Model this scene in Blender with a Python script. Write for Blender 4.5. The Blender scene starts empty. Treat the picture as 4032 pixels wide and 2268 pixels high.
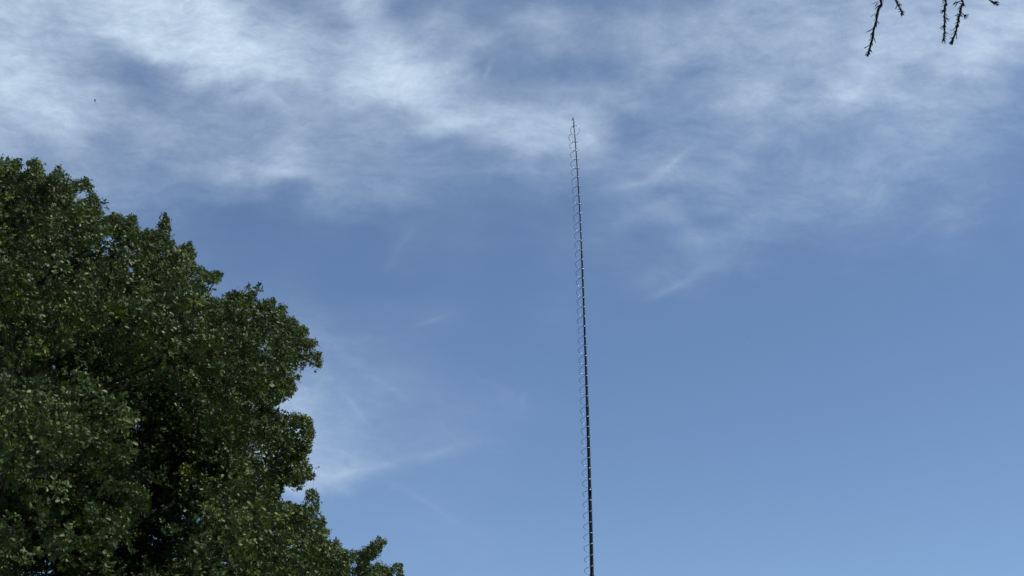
import bpy, math, random
import numpy as np
from mathutils import Vector, noise as mnoise

# ------------------------------------------------------------------ camera
scene = bpy.context.scene
COL = scene.collection
CAM = Vector((0.0, 0.0, 1.6))
PITCH = math.radians(23.5)
F = 5824.0                      # focal length in photo pixels (4032 wide)
cd = bpy.data.cameras.new("camera")
cd.lens = 52.0
cd.sensor_width = 36.0
cd.clip_start = 0.05
cd.clip_end = 6000.0
cam = bpy.data.objects.new("camera", cd)
cam.location = CAM
cam.rotation_euler = (math.radians(90) + PITCH, 0, 0)
COL.objects.link(cam)
scene.camera = cam

# ------------------------------------------------------------------ light
SUN = Vector((0.60, -0.10, 0.80)).normalized()
SUN_EL = math.asin(SUN.z)
SUN_AZ = math.atan2(SUN.x, SUN.y)          # from +Y towards +X
sl = bpy.data.lights.new("sun", 'SUN')
sl.energy = 5.0
sl.angle = math.radians(0.6)
sl.color = (1.0, 0.955, 0.88)
so = bpy.data.objects.new("sun", sl)
so.rotation_euler = (-SUN).to_track_quat('-Z', 'Y').to_euler()
so.location = (30, -5, 60)
COL.objects.link(so)

vs = scene.view_settings
vs.view_transform = 'Standard'
vs.look = 'None'
vs.gamma = 1.0
vs.exposure = 0.0
vs.use_curve_mapping = False

# ------------------------------------------------------------------ world
world = bpy.data.worlds.new("World")
scene.world = world
world.use_nodes = True
NT = world.node_tree
NT.nodes.clear()


def nd(kind, **kw):
    n = NT.nodes.new(kind)
    for k, v in kw.items():
        setattr(n, k, v)
    return n


def lk(a, b):
    NT.links.new(a, b)


def setin(sock, v):
    if hasattr(v, 'node'):
        lk(v, sock)
    else:
        sock.default_value = v


def mth(op, a, b=None, c=None, clamp=False):
    n = nd('ShaderNodeMath', operation=op)
    n.use_clamp = clamp
    setin(n.inputs[0], a)
    if b is not None:
        setin(n.inputs[1], b)
    if c is not None:
        setin(n.inputs[2], c)
    return n.outputs[0]


def vmt(op, a, b=None):
    n = nd('ShaderNodeVectorMath', operation=op)
    setin(n.inputs[0], a)
    if b is not None:
        setin(n.inputs[1], b)
    return n


def noise(vec, scale, detail=6, rough=0.55, dist=0.0):
    n = nd('ShaderNodeTexNoise')
    n.noise_dimensions = '3D'
    lk(vec, n.inputs['Vector'])
    n.inputs['Scale'].default_value = scale
    n.inputs['Detail'].default_value = detail
    n.inputs['Roughness'].default_value = rough
    n.inputs['Distortion'].default_value = dist
    return n


def maprange(v, a, b, c, d, smooth=False):
    n = nd('ShaderNodeMapRange')
    if smooth:
        n.interpolation_type = 'SMOOTHSTEP'
    n.clamp = True
    lk(v, n.inputs[0])
    for i, x in enumerate((a, b, c, d)):
        n.inputs[i + 1].default_value = x
    return n.outputs[0]


tc = nd('ShaderNodeTexCoord')
D = vmt('NORMALIZE', tc.outputs['Generated']).outputs[0]
# fixed sky chart: plane tangent to the sky at elevation 23.5 degrees, unit = 1000 photo px
sep = nd('ShaderNodeSeparateXYZ')
lk(D, sep.inputs[0])
fd = vmt('DOT_PRODUCT', D, (0.0, math.cos(PITCH), math.sin(PITCH))).outputs['Value']
ud = vmt('DOT_PRODUCT', D, (0.0, -math.sin(PITCH), math.cos(PITCH))).outputs['Value']
fdc = mth('MAXIMUM', fd, 0.2)
U = mth('DIVIDE', mth('MULTIPLY', sep.outputs[0], F / 1000), fdc)
V = mth('DIVIDE', mth('MULTIPLY', ud, F / 1000), fdc)
cmb = nd('ShaderNodeCombineXYZ')
lk(U, cmb.inputs[0]); lk(V, cmb.inputs[1])
P = cmb.outputs[0]


def warp(vec, scale, amt, detail=3, seed=0.0):
    off = vmt('ADD', vec, (seed, seed * 1.7, seed * 0.3)).outputs[0]
    n = noise(off, scale, detail, 0.55)
    c = vmt('SUBTRACT', n.outputs['Color'], (0.5, 0.5, 0.5)).outputs[0]
    s = nd('ShaderNodeVectorMath', operation='SCALE')
    lk(c, s.inputs[0])
    s.inputs['Scale'].default_value = amt
    return vmt('ADD', vec, s.outputs[0]).outputs[0]


def chart(x, y):
    """2576-wide photo reading -> chart units"""
    return ((x * 1.5652 - 2016) / 1000, -(y * 1.5652 - 1134) / 1000)


# cloud cover read off the sky, percent, every 92 readings across (chart x) and row by row (chart y)
COVER = [
    (0, "77 77 80 90 97 92 80 47 22 55 75 24 24 22 12 22 10 8 26 18 38 46 40 44 48 50 54 64 62"),
    (60, "64 66 72 87 95 92 95 70 66 34 62 46 38 18 34 48 28 36 38 38 52 44 56 48 60 62 64 74 78"),
    (120, "76 60 54 40 84 87 95 94 78 62 76 74 36 52 24 38 28 32 42 46 56 50 58 52 72 62 66 84 66"),
    (180, "84 80 50 24 18 56 88 85 76 62 85 92 68 28 18 12 14 18 36 20 36 42 46 56 64 48 62 60 22"),
    (240, "84 84 72 42 22 26 36 62 45 50 78 84 74 36 32 34 30 42 22 24 54 56 30 66 60 54 50 44 24"),
    (300, "67 70 66 52 48 38 33 32 44 38 42 46 68 78 72 64 54 14 18 24 38 36 46 30 30 40 44 26 18"),
    (360, "52 44 50 30 44 37 32 36 56 32 44 34 28 38 64 60 54 26 28 30 30 32 28 28 34 38 34 26 16"),
    (420, "45 35 37 35 24 33 42 46 58 38 28 28 26 26 32 32 32 28 44 33 34 20 32 34 36 32 24 24 12"),
    (480, "40 36 34 30 28 21 22 26 14 28 32 30 18 14 14 18 16 30 22 24 30 22 28 30 30 20 18 18 10"),
    (540, "36 32 28 24 14 12 5 4 12 22 12 10 10 10 6 7 10 20 28 18 12 32 26 22 20 14 20 12 8"),
    (600, "30 26 22 18 12 8 3 2 4 6 2 10 8 8 4 8 12 12 12 26 26 20 14 14 12 8 8 4 4"),
    (660, "26 22 18 14 10 8 6 4 2 0 2 6 6 4 2 6 8 10 10 18 16 8 5 5 5 4 4 3 2"),
    (720, "24 20 16 14 12 10 9 8 4 0 0 0 2 2 1 2 5 6 16 8 2 2 2 2 2 2 2 2 2"),
    (790, "22 20 18 16 14 14 14 13 12 10 6 6 8 2 1 6 3 1 1 1 0 0 1 1 1 1 1 1 1"),
    (870, "22 20 18 18 18 18 18 20 22 19 14 9 4 1 0 0 0 0 0 0 0 0 0 0 1 1 1 1 1"),
    (950, "24 22 22 24 24 26 28 30 30 23 17 15 10 5 2 0 0 0 0 0 0 0 0 0 1 1 1 1 1"),
    (1030, "28 28 28 28 32 36 42 48 50 36 24 12 12 12 8 3 0 0 0 0 0 0 0 0 0 1 1 1 1"),
    (1110, "30 30 30 32 38 44 50 56 58 42 27 14 14 10 5 1 0 0 0 0 0 0 0 0 0 1 1 1 1"),
    (1190, "30 30 32 36 40 48 56 66 64 44 24 10 8 5 2 0 0 0 0 0 0 0 0 0 0 1 1 1 1"),
    (1260, "18 18 18 18 18 18 20 22 18 10 6 6 7 3 1 0 0 0 0 0 0 0 0 0 0 1 1 1 1"),
    (1350, "6 6 6 6 6 6 6 6 6 5 4 5 6 6 3 1 1 0 0 0 0 0 0 0 0 1 1 1 1"),
    (1449, "4 4 4 4 4 4 4 4 4 4 3 3 3 3 2 1 1 0 0 0 0 0 0 0 0 1 1 1 1"),
]
PW = warp(P, 3.6, 0.20, 7, 3.1)
PW2 = warp(P, 1.5, 0.45, 7, 8.2)
sw_ = nd('ShaderNodeSeparateXYZ'); lk(PW, sw_.inputs[0])
xf = maprange(sw_.outputs[0], -2.016, 2.016, 0.0, 1.0)
yr = mth('MULTIPLY_ADD', sw_.outputs[1], -1000 / 1.5652, 1134 / 1.5652)
cov = None
prev = None
for y, row in COVER:
    vals = [max(int(t) * 0.0096 + (0.09 * (0.5 - int(t) / 100) * 2 if y < 330 else 0), 0.18 if y < 330 else 0.0) for t in row.split()]
    assert len(vals) == 29, (y, len(vals))
    r = nd('ShaderNodeValToRGB')
    r.color_ramp.interpolation = 'CARDINAL'
    els = r.color_ramp.elements
    els[0].position = 0.0; els[1].position = 1.0
    for i in range(1, 28):
        els.new(i / 28)
    for i, v in enumerate(vals):
        els[i].color = (v, v, v, 1)
    lk(xf, r.inputs[0])
    if cov is None:
        cov = r.outputs[0]
    else:
        t = maprange(yr, prev, y, 0.0, 1.0, True)
        m = nd('ShaderNodeMix', data_type='FLOAT')
        lk(t, m.inputs[0]); lk(cov, m.inputs[2]); lk(r.outputs[0], m.inputs[3])
        cov = m.outputs[0]
    prev = y
# single wisps: x, y, half length, half width, tilt, weight
WISPS = [(960, 1170, 300, 20, 13, 0.22), (860, 1195, 150, 26, 22, 0.16), (1100, 1138, 120, 16, 24, 0.10), (1700, 718, 120, 15, 22, 0.22), (1600, 462, 130, 13, 6, 0.24), (1690, 410, 100, 14, 32, 0.30),
         (1010, 612, 100, 18, 55, 0.09), (980, 670, 60, 14, 50, 0.07), (2350, 560, 130, 14, 32, 0.10), (1085, 808, 90, 8, 16, 0.12), (1318, 1000, 34, 11, 80, 0.13), (1250, 975, 120, 13, -28, 0.08),
         (700, 432, 200, 16, -8, 0.14), (850, 455, 130, 14, 14, 0.12), (1230, 172, 46, 12, 66, 0.22), (1180, 190, 50, 12, 40, 0.14), (2040, 238, 110, 18, 8, 0.18), (1930, 335, 160, 16, 28, 0.10),
         (2140, 250, 150, 22, 55, 0.14), (730, 1224, 50, 22, 0, 0.30), (1080, 1270, 230, 12, -32, 0.10), (960, 960, 260, 16, -34, 0.09), (880, 1010, 160, 14, -50, 0.10), (1250, 335, 220, 24, 4, 0.10), (1820, 655, 140, 26, 30, 0.06),
         (1480, 340, 60, 36, 70, 0.10), (420, 410, 160, 14, -16, 0.10)]
acc = cov
PWs = warp(P, 7.0, 0.05, 3, 1.1)
for (x, y, rx, ry, ang, w) in WISPS:
    cx, cy = chart(x, y)
    m = nd('ShaderNodeMapping', vector_type='TEXTURE')
    lk(PWs, m.inputs[0])
    m.inputs['Location'].default_value = (cx, cy, 0)
    m.inputs['Rotation'].default_value = (0, 0, math.radians(ang))
    m.inputs['Scale'].default_value = (rx * 1.5652e-3 * 1.2, ry * 1.5652e-3 * 1.6, 4.0)
    g = nd('ShaderNodeTexGradient', gradient_type='QUADRATIC_SPHERE')
    lk(m.outputs[0], g.inputs[0])
    acc = mth('MULTIPLY_ADD', g.outputs['Fac'], w * 0.68, acc)
# beyond this stretch of sky the cover breaks up at random, so the dome stays a sky from any angle
rest = noise(D, 2.2, 4, 0.6)
restv = maprange(rest.outputs['Fac'], 0.40, 0.72, 0.0, 0.6)
away = mth('MAXIMUM', maprange(vmt('LENGTH', P).outputs['Value'], 2.4, 3.4, 0.0, 1.0, True),
           maprange(mth('ABSOLUTE', V), 1.18, 1.75, 0.0, 1.0, True))
fm = nd('ShaderNodeMix', data_type='FLOAT')
lk(away, fm.inputs[0]); lk(acc, fm.inputs[2]); lk(restv, fm.inputs[3])
base = mth('MAXIMUM', fm.outputs[0], 0.0)


def streak(pw, ang, sx, sy, scale, detail, rough, seed):
    m = nd('ShaderNodeMapping', vector_type='POINT')
    lk(pw, m.inputs[0])
    m.inputs['Location'].default_value = (seed, seed * 2.3, seed)
    m.inputs['Rotation'].default_value = (0, 0, math.radians(-ang))
    m.inputs['Scale'].default_value = (sx, sy, 1)
    return noise(m.outputs[0], scale, detail, rough).outputs['Fac']


sA = streak(PW2, -20, 1.0, 2.8, 3.2, 10, 0.68, 4.2)
sB = streak(PW2, 26, 1.0, 2.8, 3.2, 10, 0.68, 9.7)
left = maprange(U, -0.8, 0.7, 1.0, 0.0, True)
smix = nd('ShaderNodeMix', data_type='FLOAT')
lk(left, smix.inputs[0]); lk(sB, smix.inputs[2]); lk(sA, smix.inputs[3])
sC = streak(PW2, 2, 1.0, 1.9, 6.5, 10, 0.70, 1.3)
tex = mth('MULTIPLY_ADD', smix.outputs[0], 0.6, mth('MULTIPLY', sC, 0.4))
texc = mth('SUBTRACT', tex, 0.5)
# thin filaments: ridges of a stretched noise
rr0 = streak(PW2, 6, 1.0, 2.4, 2.9, 5, 0.6, 2.9)
rr1 = mth('ABSOLUTE', mth('MULTIPLY_ADD', rr0, 2.0, -1.0))
ridge = mth('POWER', mth('SUBTRACT', 1.0, mth('MULTIPLY', rr1, 3.0), clamp=True), 2.0)
PW3 = warp(P, 2.4, 0.16, 7, 5.2)
fA = streak(PW3, -16, 1.0, 3.4, 9.0, 8, 0.74, 5.5)
fB = streak(PW3, 32, 1.0, 3.2, 9.0, 8, 0.74, 8.8)
fmix = nd('ShaderNodeMix', data_type='FLOAT')
lk(left, fmix.inputs[0]); lk(fB, fmix.inputs[2]); lk(fA, fmix.inputs[3])
texc = mth('MULTIPLY_ADD', mth('SUBTRACT', fmix.outputs[0], 0.5), 0.36, texc)
amp = mth('MULTIPLY', mth('POWER', base, 0.65), 1.45)
dens = mth('MULTIPLY_ADD', texc, amp, base)
dens = mth('MULTIPLY_ADD', mth('SUBTRACT', ridge, 0.25), mth('MULTIPLY', base, 0.06), dens)
dens = mth('MINIMUM', mth('MAXIMUM', dens, 0.0), 1.05)
dens = mth('POWER', dens, 1.3)

sky = nd('ShaderNodeTexSky')
sky.sky_type = 'NISHITA'
sky.sun_disc = False
sky.sun_elevation = SUN_EL
sky.sun_rotation = SUN_AZ
sky.altitude = 100
sky.air_density = 0.82
sky.dust_density = 0.0
sky.ozone_density = 3.2
SKY_S = 0.126
mix = nd('ShaderNodeMix', data_type='RGBA')
lk(dens, mix.inputs[0])
lk(sky.outputs[0], mix.inputs[6])
mix.inputs[7].default_value = (0.635 / SKY_S, 0.775 / SKY_S, 0.935 / SKY_S, 1)
bg = nd('ShaderNodeBackground')
lk(mix.outputs[2], bg.inputs[0])
bg.inputs[1].default_value = SKY_S
wo = nd('ShaderNodeOutputWorld')
lk(bg.outputs[0], wo.inputs[0])


# ------------------------------------------------------------------ helpers
def at(px, py, y):
    """photo pixel (4032 wide) -> world point whose world Y is y"""
    a = (px - 2016) / F
    b = (1134 - py) / F
    d = Vector((a, math.cos(PITCH) - b * math.sin(PITCH), math.sin(PITCH) + b * math.cos(PITCH)))
    return CAM + d * (y / d.y)


def proj(pts):
    """world points (n,3) -> photo pixels (n,2)"""
    q = np.asarray(pts) - np.array(CAM)
    c, s = math.cos(PITCH), math.sin(PITCH)
    z = q[:, 1] * c + q[:, 2] * s
    v = -q[:, 1] * s + q[:, 2] * c
    return np.stack([2016 + F * q[:, 0] / z, 1134 - F * v / z], 1)


def mat(name, color, rough=0.6, spec=0.5, noise_scale=None, c2=None, bump=0.0, trans=0.0, metal=0.0):
    m = bpy.data.materials.new(name)
    m.use_nodes = True
    nt = m.node_tree
    b = nt.nodes['Principled BSDF']
    b.inputs['Base Color'].default_value = (*color, 1)
    b.inputs['Roughness'].default_value = rough
    b.inputs['Specular IOR Level'].default_value = spec
    b.inputs['Metallic'].default_value = metal
    b.inputs['Transmission Weight'].default_value = trans
    if noise_scale:
        t = nt.nodes.new('ShaderNodeTexCoord')
        n = nt.nodes.new('ShaderNodeTexNoise')
        n.inputs['Scale'].default_value = noise_scale
        n.inputs['Detail'].default_value = 5
        nt.links.new(t.outputs['Object'], n.inputs['Vector'])
        r = nt.nodes.new('ShaderNodeValToRGB')
        r.color_ramp.elements[0].position = 0.35
        r.color_ramp.elements[1].position = 0.7
        r.color_ramp.elements[0].color = (*color, 1)
        r.color_ramp.elements[1].color = (*(c2 or color), 1)
        nt.links.new(n.outputs['Fac'], r.inputs[0])
        nt.links.new(r.outputs[0], b.inputs['Base Color'])
        if bump:
            bp = nt.nodes.new('ShaderNodeBump')
            bp.inputs['Strength'].default_value = bump
            nt.links.new(n.outputs['Fac'], bp.inputs['Height'])
            nt.links.new(bp.outputs[0], b.inputs['Normal'])
    return m


def tag(o, label=None, cat=None, group=None, kind=None):
    for k, v in (('label', label), ('category', cat), ('group', group), ('kind', kind)):
        if v:
            o[k] = v
    return o


def empty(name, loc):
    o = bpy.data.objects.new(name, None)
    o.location = loc
    COL.objects.link(o)
    return o


class MB:
    """collects tubes and faces (world coordinates) and links them as one mesh object"""
    def __init__(self):
        self.v, self.f, self.m = [], [], []

    def tube(self, pts, rad, n=8, cap=True, mi=0):
        pts = [Vector(p) for p in pts]
        if not hasattr(rad, '__len__'):
            rad = [rad] * len(pts)
        b0 = len(self.v)
        t0 = (pts[1] - pts[0]).normalized()
        ref = Vector((0, 0, 1)) if abs(t0.z) < 0.9 else Vector((1, 0, 0))
        u = t0.cross(ref).normalized()
        for i, p in enumerate(pts):
            t = (pts[min(i + 1, len(pts) - 1)] - pts[max(i - 1, 0)]).normalized()
            u = (u - t * u.dot(t)).normalized()
            w = t.cross(u)
            for k in range(n):
                a = 2 * math.pi * k / n
                self.v.append(p + (u * math.cos(a) + w * math.sin(a)) * rad[i])
        for i in range(len(pts) - 1):
            for k in range(n):
                a = b0 + i * n + k
                b = b0 + i * n + (k + 1) % n
                self.f.append((a, b, b + n, a + n)); self.m.append(mi)
        if cap:
            self.f.append(tuple(b0 + k for k in range(n))[::-1]); self.m.append(mi)
            e = b0 + (len(pts) - 1) * n
            self.f.append(tuple(e + k for k in range(n))); self.m.append(mi)
        return self

    def build(self, name, mats, parent=None, smooth=True):
        org = parent.location if parent is not None else Vector((0, 0, 0))
        me = bpy.data.meshes.new(name)
        me.from_pydata([tuple(Vector(v) - org) for v in self.v], [], self.f)
        for m in (mats if isinstance(mats, (list, tuple)) else [mats]):
            me.materials.append(m)
        me.polygons.foreach_set('material_index', self.m)
        if smooth:
            me.polygons.foreach_set('use_smooth', [True] * len(self.f))
        me.update()
        o = bpy.data.objects.new(name, me)
        COL.objects.link(o)
        if parent is not None:
            o.parent = parent
        return o


def interp(pts, n):
    """smooth resample (Catmull-Rom) of a polyline"""
    P_ = [Vector(p) for p in pts]
    P_ = [P_[0] * 2 - P_[1]] + P_ + [P_[-1] * 2 - P_[-2]]
    out = []
    for i in range(1, len(P_) - 2):
        for k in range(n):
            t = k / n
            a, b, c, d = P_[i - 1], P_[i], P_[i + 1], P_[i + 2]
            out.append(0.5 * ((2 * b) + (c - a) * t + (2 * a - 5 * b + 4 * c - d) * t * t + (3 * b - a - 3 * c + d) * t ** 3))
    out.append(P_[-2])
    return out


# ------------------------------------------------------------------ ground
g = MB()
S_, N_ = 3000.0, 24
for j in range(N_ + 1):
    for i in range(N_ + 1):
        g.v.append(Vector((-S_ / 2 + S_ * i / N_, -S_ / 2 + S_ * j / N_, 0)))
for j in range(N_):
    for i in range(N_):
        a = j * (N_ + 1) + i
        g.f.append((a, a + 1, a + N_ + 2, a + N_ + 1)); g.m.append(0)
M_GRASS = mat('lawn_grass', (0.045, 0.075, 0.02), 0.9, 0.2, 0.6, (0.08, 0.10, 0.035), 0.3)
tag(g.build('ground', M_GRASS), kind='structure')

# ------------------------------------------------------------------ telescopic pole
PY = 9.5
M_POLE = mat('black_pole', (0.006, 0.009, 0.014), 0.6, 0.2, 30, (0.011, 0.014, 0.02))
M_POLE_TIP = mat('grey_pole_tip', (0.009, 0.013, 0.017), 0.65, 0.2, 30, (0.014, 0.019, 0.024))
M_CORD = mat('black_cord', (0.008, 0.009, 0.012), 0.7, 0.3)
AX = [(497, 2259.8, 3.5), (560, 2265.6, 3.7), (630, 2270.6, 3.8), (727, 2276.8, 4.1),
      (728, 2276.9, 4.8), (800, 2281.2, 4.6), (880, 2285.3, 4.9), (999, 2290.6, 5.5),
      (1000, 2290.7, 6.5), (1080, 2293.9, 6.6), (1200, 2298.5, 7.0), (1325, 2303.0, 7.7), (1440, 2307.0, 8.6), (1597, 2312.3, 9.8),
      (1598, 2312.4, 11.2), (1720, 2316.4, 11.4), (1920, 2322.0, 12.2),
      (1921, 2322.1, 13.2), (2000, 2324.2, 13.2), (2120, 2327.6, 13.3), (2261, 2330.8, 13.9),
      (2262, 2330.9, 15.6), (2330, 2332.5, 15.6), (2500, 2336.0, 15.9)]


def pole_pt(py):
    for a, b in zip(AX, AX[1:]):
        if py <= b[0]:
            break
    t = (py - a[0]) / (b[0] - a[0])
    x = a[1] + (b[1] - a[1]) * t
    return at(x, py, PY)


pole = empty('telescopic_pole', (at(2340, 2600, PY).x, PY, 0))
tag(pole, 'tall slim black telescopic pole rising to a thin tip against the sky', 'pole')
segs = [[a for a in AX if lo <= a[0] <= hi] for lo, hi in ((497, 727), (728, 999), (1000, 1597), (1598, 1920), (1921, 2261), (2262, 2500))]
for si, sg in enumerate(segs):
    mb = MB()
    pts, rr = [], []
    ctrl = [at(x, y, PY) for (y, x, w) in sg]
    n = 4
    for k, p in enumerate(interp(ctrl, n)):
        s = k / n
        i = min(int(s), len(sg) - 2)
        w = sg[i][2] + (sg[i + 1][2] - sg[i][2]) * (s - i)
        q = p - CAM
        z = q.y * math.cos(PITCH) + q.z * math.sin(PITCH)
        pts.append(p); rr.append(w * 1.07 / 2 * z / F)
    if si < 5:      # slide each section a little into the next one
        d = (pts[-1] - pts[-2]).normalized()
        pts.append(pts[-1] + d * 0.05); rr.append(rr[-1])
    if si > 0:      # slightly swollen rolled lip at each joint
        d = (pts[0] - pts[1]).normalized()
        pts = [pts[0], pts[0] - d * 0.004, pts[0] - d * 0.02, pts[0] - d * 0.035] + pts[1:]
        rr = [rr[0] * 0.96, rr[0] * 1.07, rr[0] * 1.07, rr[0]] + rr[1:]
    mb.tube(pts, rr, 16)
    mb.build('pole_section', M_POLE_TIP if si == 0 else M_POLE, pole)
    last = (pts[-1], rr[-1])
# lower sections down to the ground (out of the frame)
p, r = last
foot = Vector((p.x + 0.004, PY, 0.0))
for k, (za, zb, ra) in enumerate(((p.z + 0.03, 2.3, 0.0150), (2.35, 1.1, 0.0185), (1.15, 0.0, 0.022))):
    mb = MB()
    mb.tube([Vector((foot.x, PY, za)), Vector((foot.x, PY, za - 0.04)), Vector((foot.x, PY, zb))], [ra * 1.06, ra * 1.06, ra * 1.02], 16)
    mb.build('pole_section', M_POLE, pole)
# lashing and knotted cord end on the tip
mb = MB()
mb.tube(interp([at(2258.0, 502, PY), at(2258.8, 494, PY), at(2260.2, 484, PY), at(2259.6, 478, PY), at(2257.0, 470, PY), at(2257.8, 459, PY)], 4),
        [r_ * 0.00185 for r_ in np.interp(np.linspace(0, 1, 21), [0, .15, .35, .6, .85, 1], [1.4, 1.7, 1.8, 1.3, 1.3, 0.5])], 8)
for k in range(5):
    c = at(2258.6 + 0.35 * k, 499 - 4.2 * k, PY)
    ring = [c + Vector((math.cos(a) * 0.0036, math.sin(a) * 0.0036, 0.0008 * a)) for a in np.linspace(0, 2 * math.pi, 13)]
    mb.tube(ring, 0.0012, 5)
mb.tube(interp([at(2257.0, 463, PY), at(2254.0, 468, PY), at(2251.2, 475.5, PY)], 4), [0.0012, 0.0014, 0.0016, 0.0018, 0.0019, 0.0019, 0.0017, 0.0014, 0.0009], 6)
mb.tube(interp([at(2251.5, 475, PY), at(2254.0, 471.5, PY), at(2257.0, 474, PY)], 4), 0.0012, 6)
mb.build('tip_lashing', M_CORD, pole)

# ------------------------------------------------------------------ coil round the pole
mc = bpy.data.materials.new('shiny_grey_wire')
mc.use_nodes = True
b = mc.node_tree.nodes['Principled BSDF']
b.inputs['Base Color'].default_value = (0.23, 0.32, 0.45, 1)
b.inputs['Roughness'].default_value = 0.30
b.inputs['Metallic'].default_value = 1.0
PITCHC = 0.0726
R_C = 0.0315
px_m = 9.6 / F
anchor = at(2329.5, 2101.7, PY)          # a point of the coil in front of the pole
t1 = math.radians(56)
rnd = random.Random(5)
# height -> pole axis x
tab = [(pole_pt(y).z, pole_pt(y).x) for y in np.linspace(500, 2495, 240)][::-1]
tz = [a[0] for a in tab]; tx = [a[1] for a in tab]
top_z = at(2256, 512, PY).z
z_bot = 1.4
n_up = int((top_z - anchor.z) / PITCHC * 24)
n_dn = int((anchor.z - z_bot) / PITCHC * 24)
cpts = []
for i in range(-n_up, n_dn):
    t = t1 + i * 2 * math.pi / 24
    z = anchor.z - i * PITCHC / 24
    turn = i / 24
    wob = 0.0012 * math.sin(turn * 1.7) + 0.0009 * math.sin(turn * 4.1 + 1)
    rr_ = R_C + 0.0007 * math.sin(turn * 2.3)
    ax = float(np.interp(z, tz, tx))
    off = -0.0165 + 0.002 * max(0, (z - 5.5))
    cpts.append(Vector((ax + off + rr_ * math.cos(t), PY - rr_ * math.sin(t), z + wob)))
# the free end at the top: one open loop lying almost face-on
endloop = [at(2270.5, 532, PY - 0.004), at(2278, 523, PY - 0.008), at(2281, 511, PY - 0.012), at(2276, 499, PY - 0.018), at(2266, 494.5, PY - 0.022),
           at(2257, 497, PY - 0.02), at(2249.5, 504, PY - 0.01), at(2246.5, 513, PY + 0.004), at(2251, 525, PY + 0.02), at(2258, 528.5, PY + 0.026)]
# join to the helix: first helix point at the far side after the loop
j0 = 0
for j, q in enumerate(cpts):
    pr = proj([q])[0]
    if pr[1] > 528 and q.y < PY - 0.6 * R_C:
        j0 = j
        break
link = [at(2265, 529, PY + 0.012), at(2267, 528.5, PY - 0.012)]
allp = interp(endloop + link + [cpts[j0], cpts[j0 + 2]], 5) + cpts[j0 + 3:]
mb = MB()
mb.tube(allp, 0.0016, 10)
base_c = empty('coiled_wire', (anchor.x, PY, z_bot))
o = mb.build('coil', mc, base_c)
# single-mesh thing: drop the empty, keep the coil itself as the thing
o.parent = None
o.location = base_c.location
bpy.data.objects.remove(base_c)
o.name = 'coiled_wire'
tag(o, 'loose spiral of thin grey wire wound around the black pole, glinting in the sun', 'coil')


# ------------------------------------------------------------------ oak tree
rng = np.random.default_rng(11)
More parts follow.
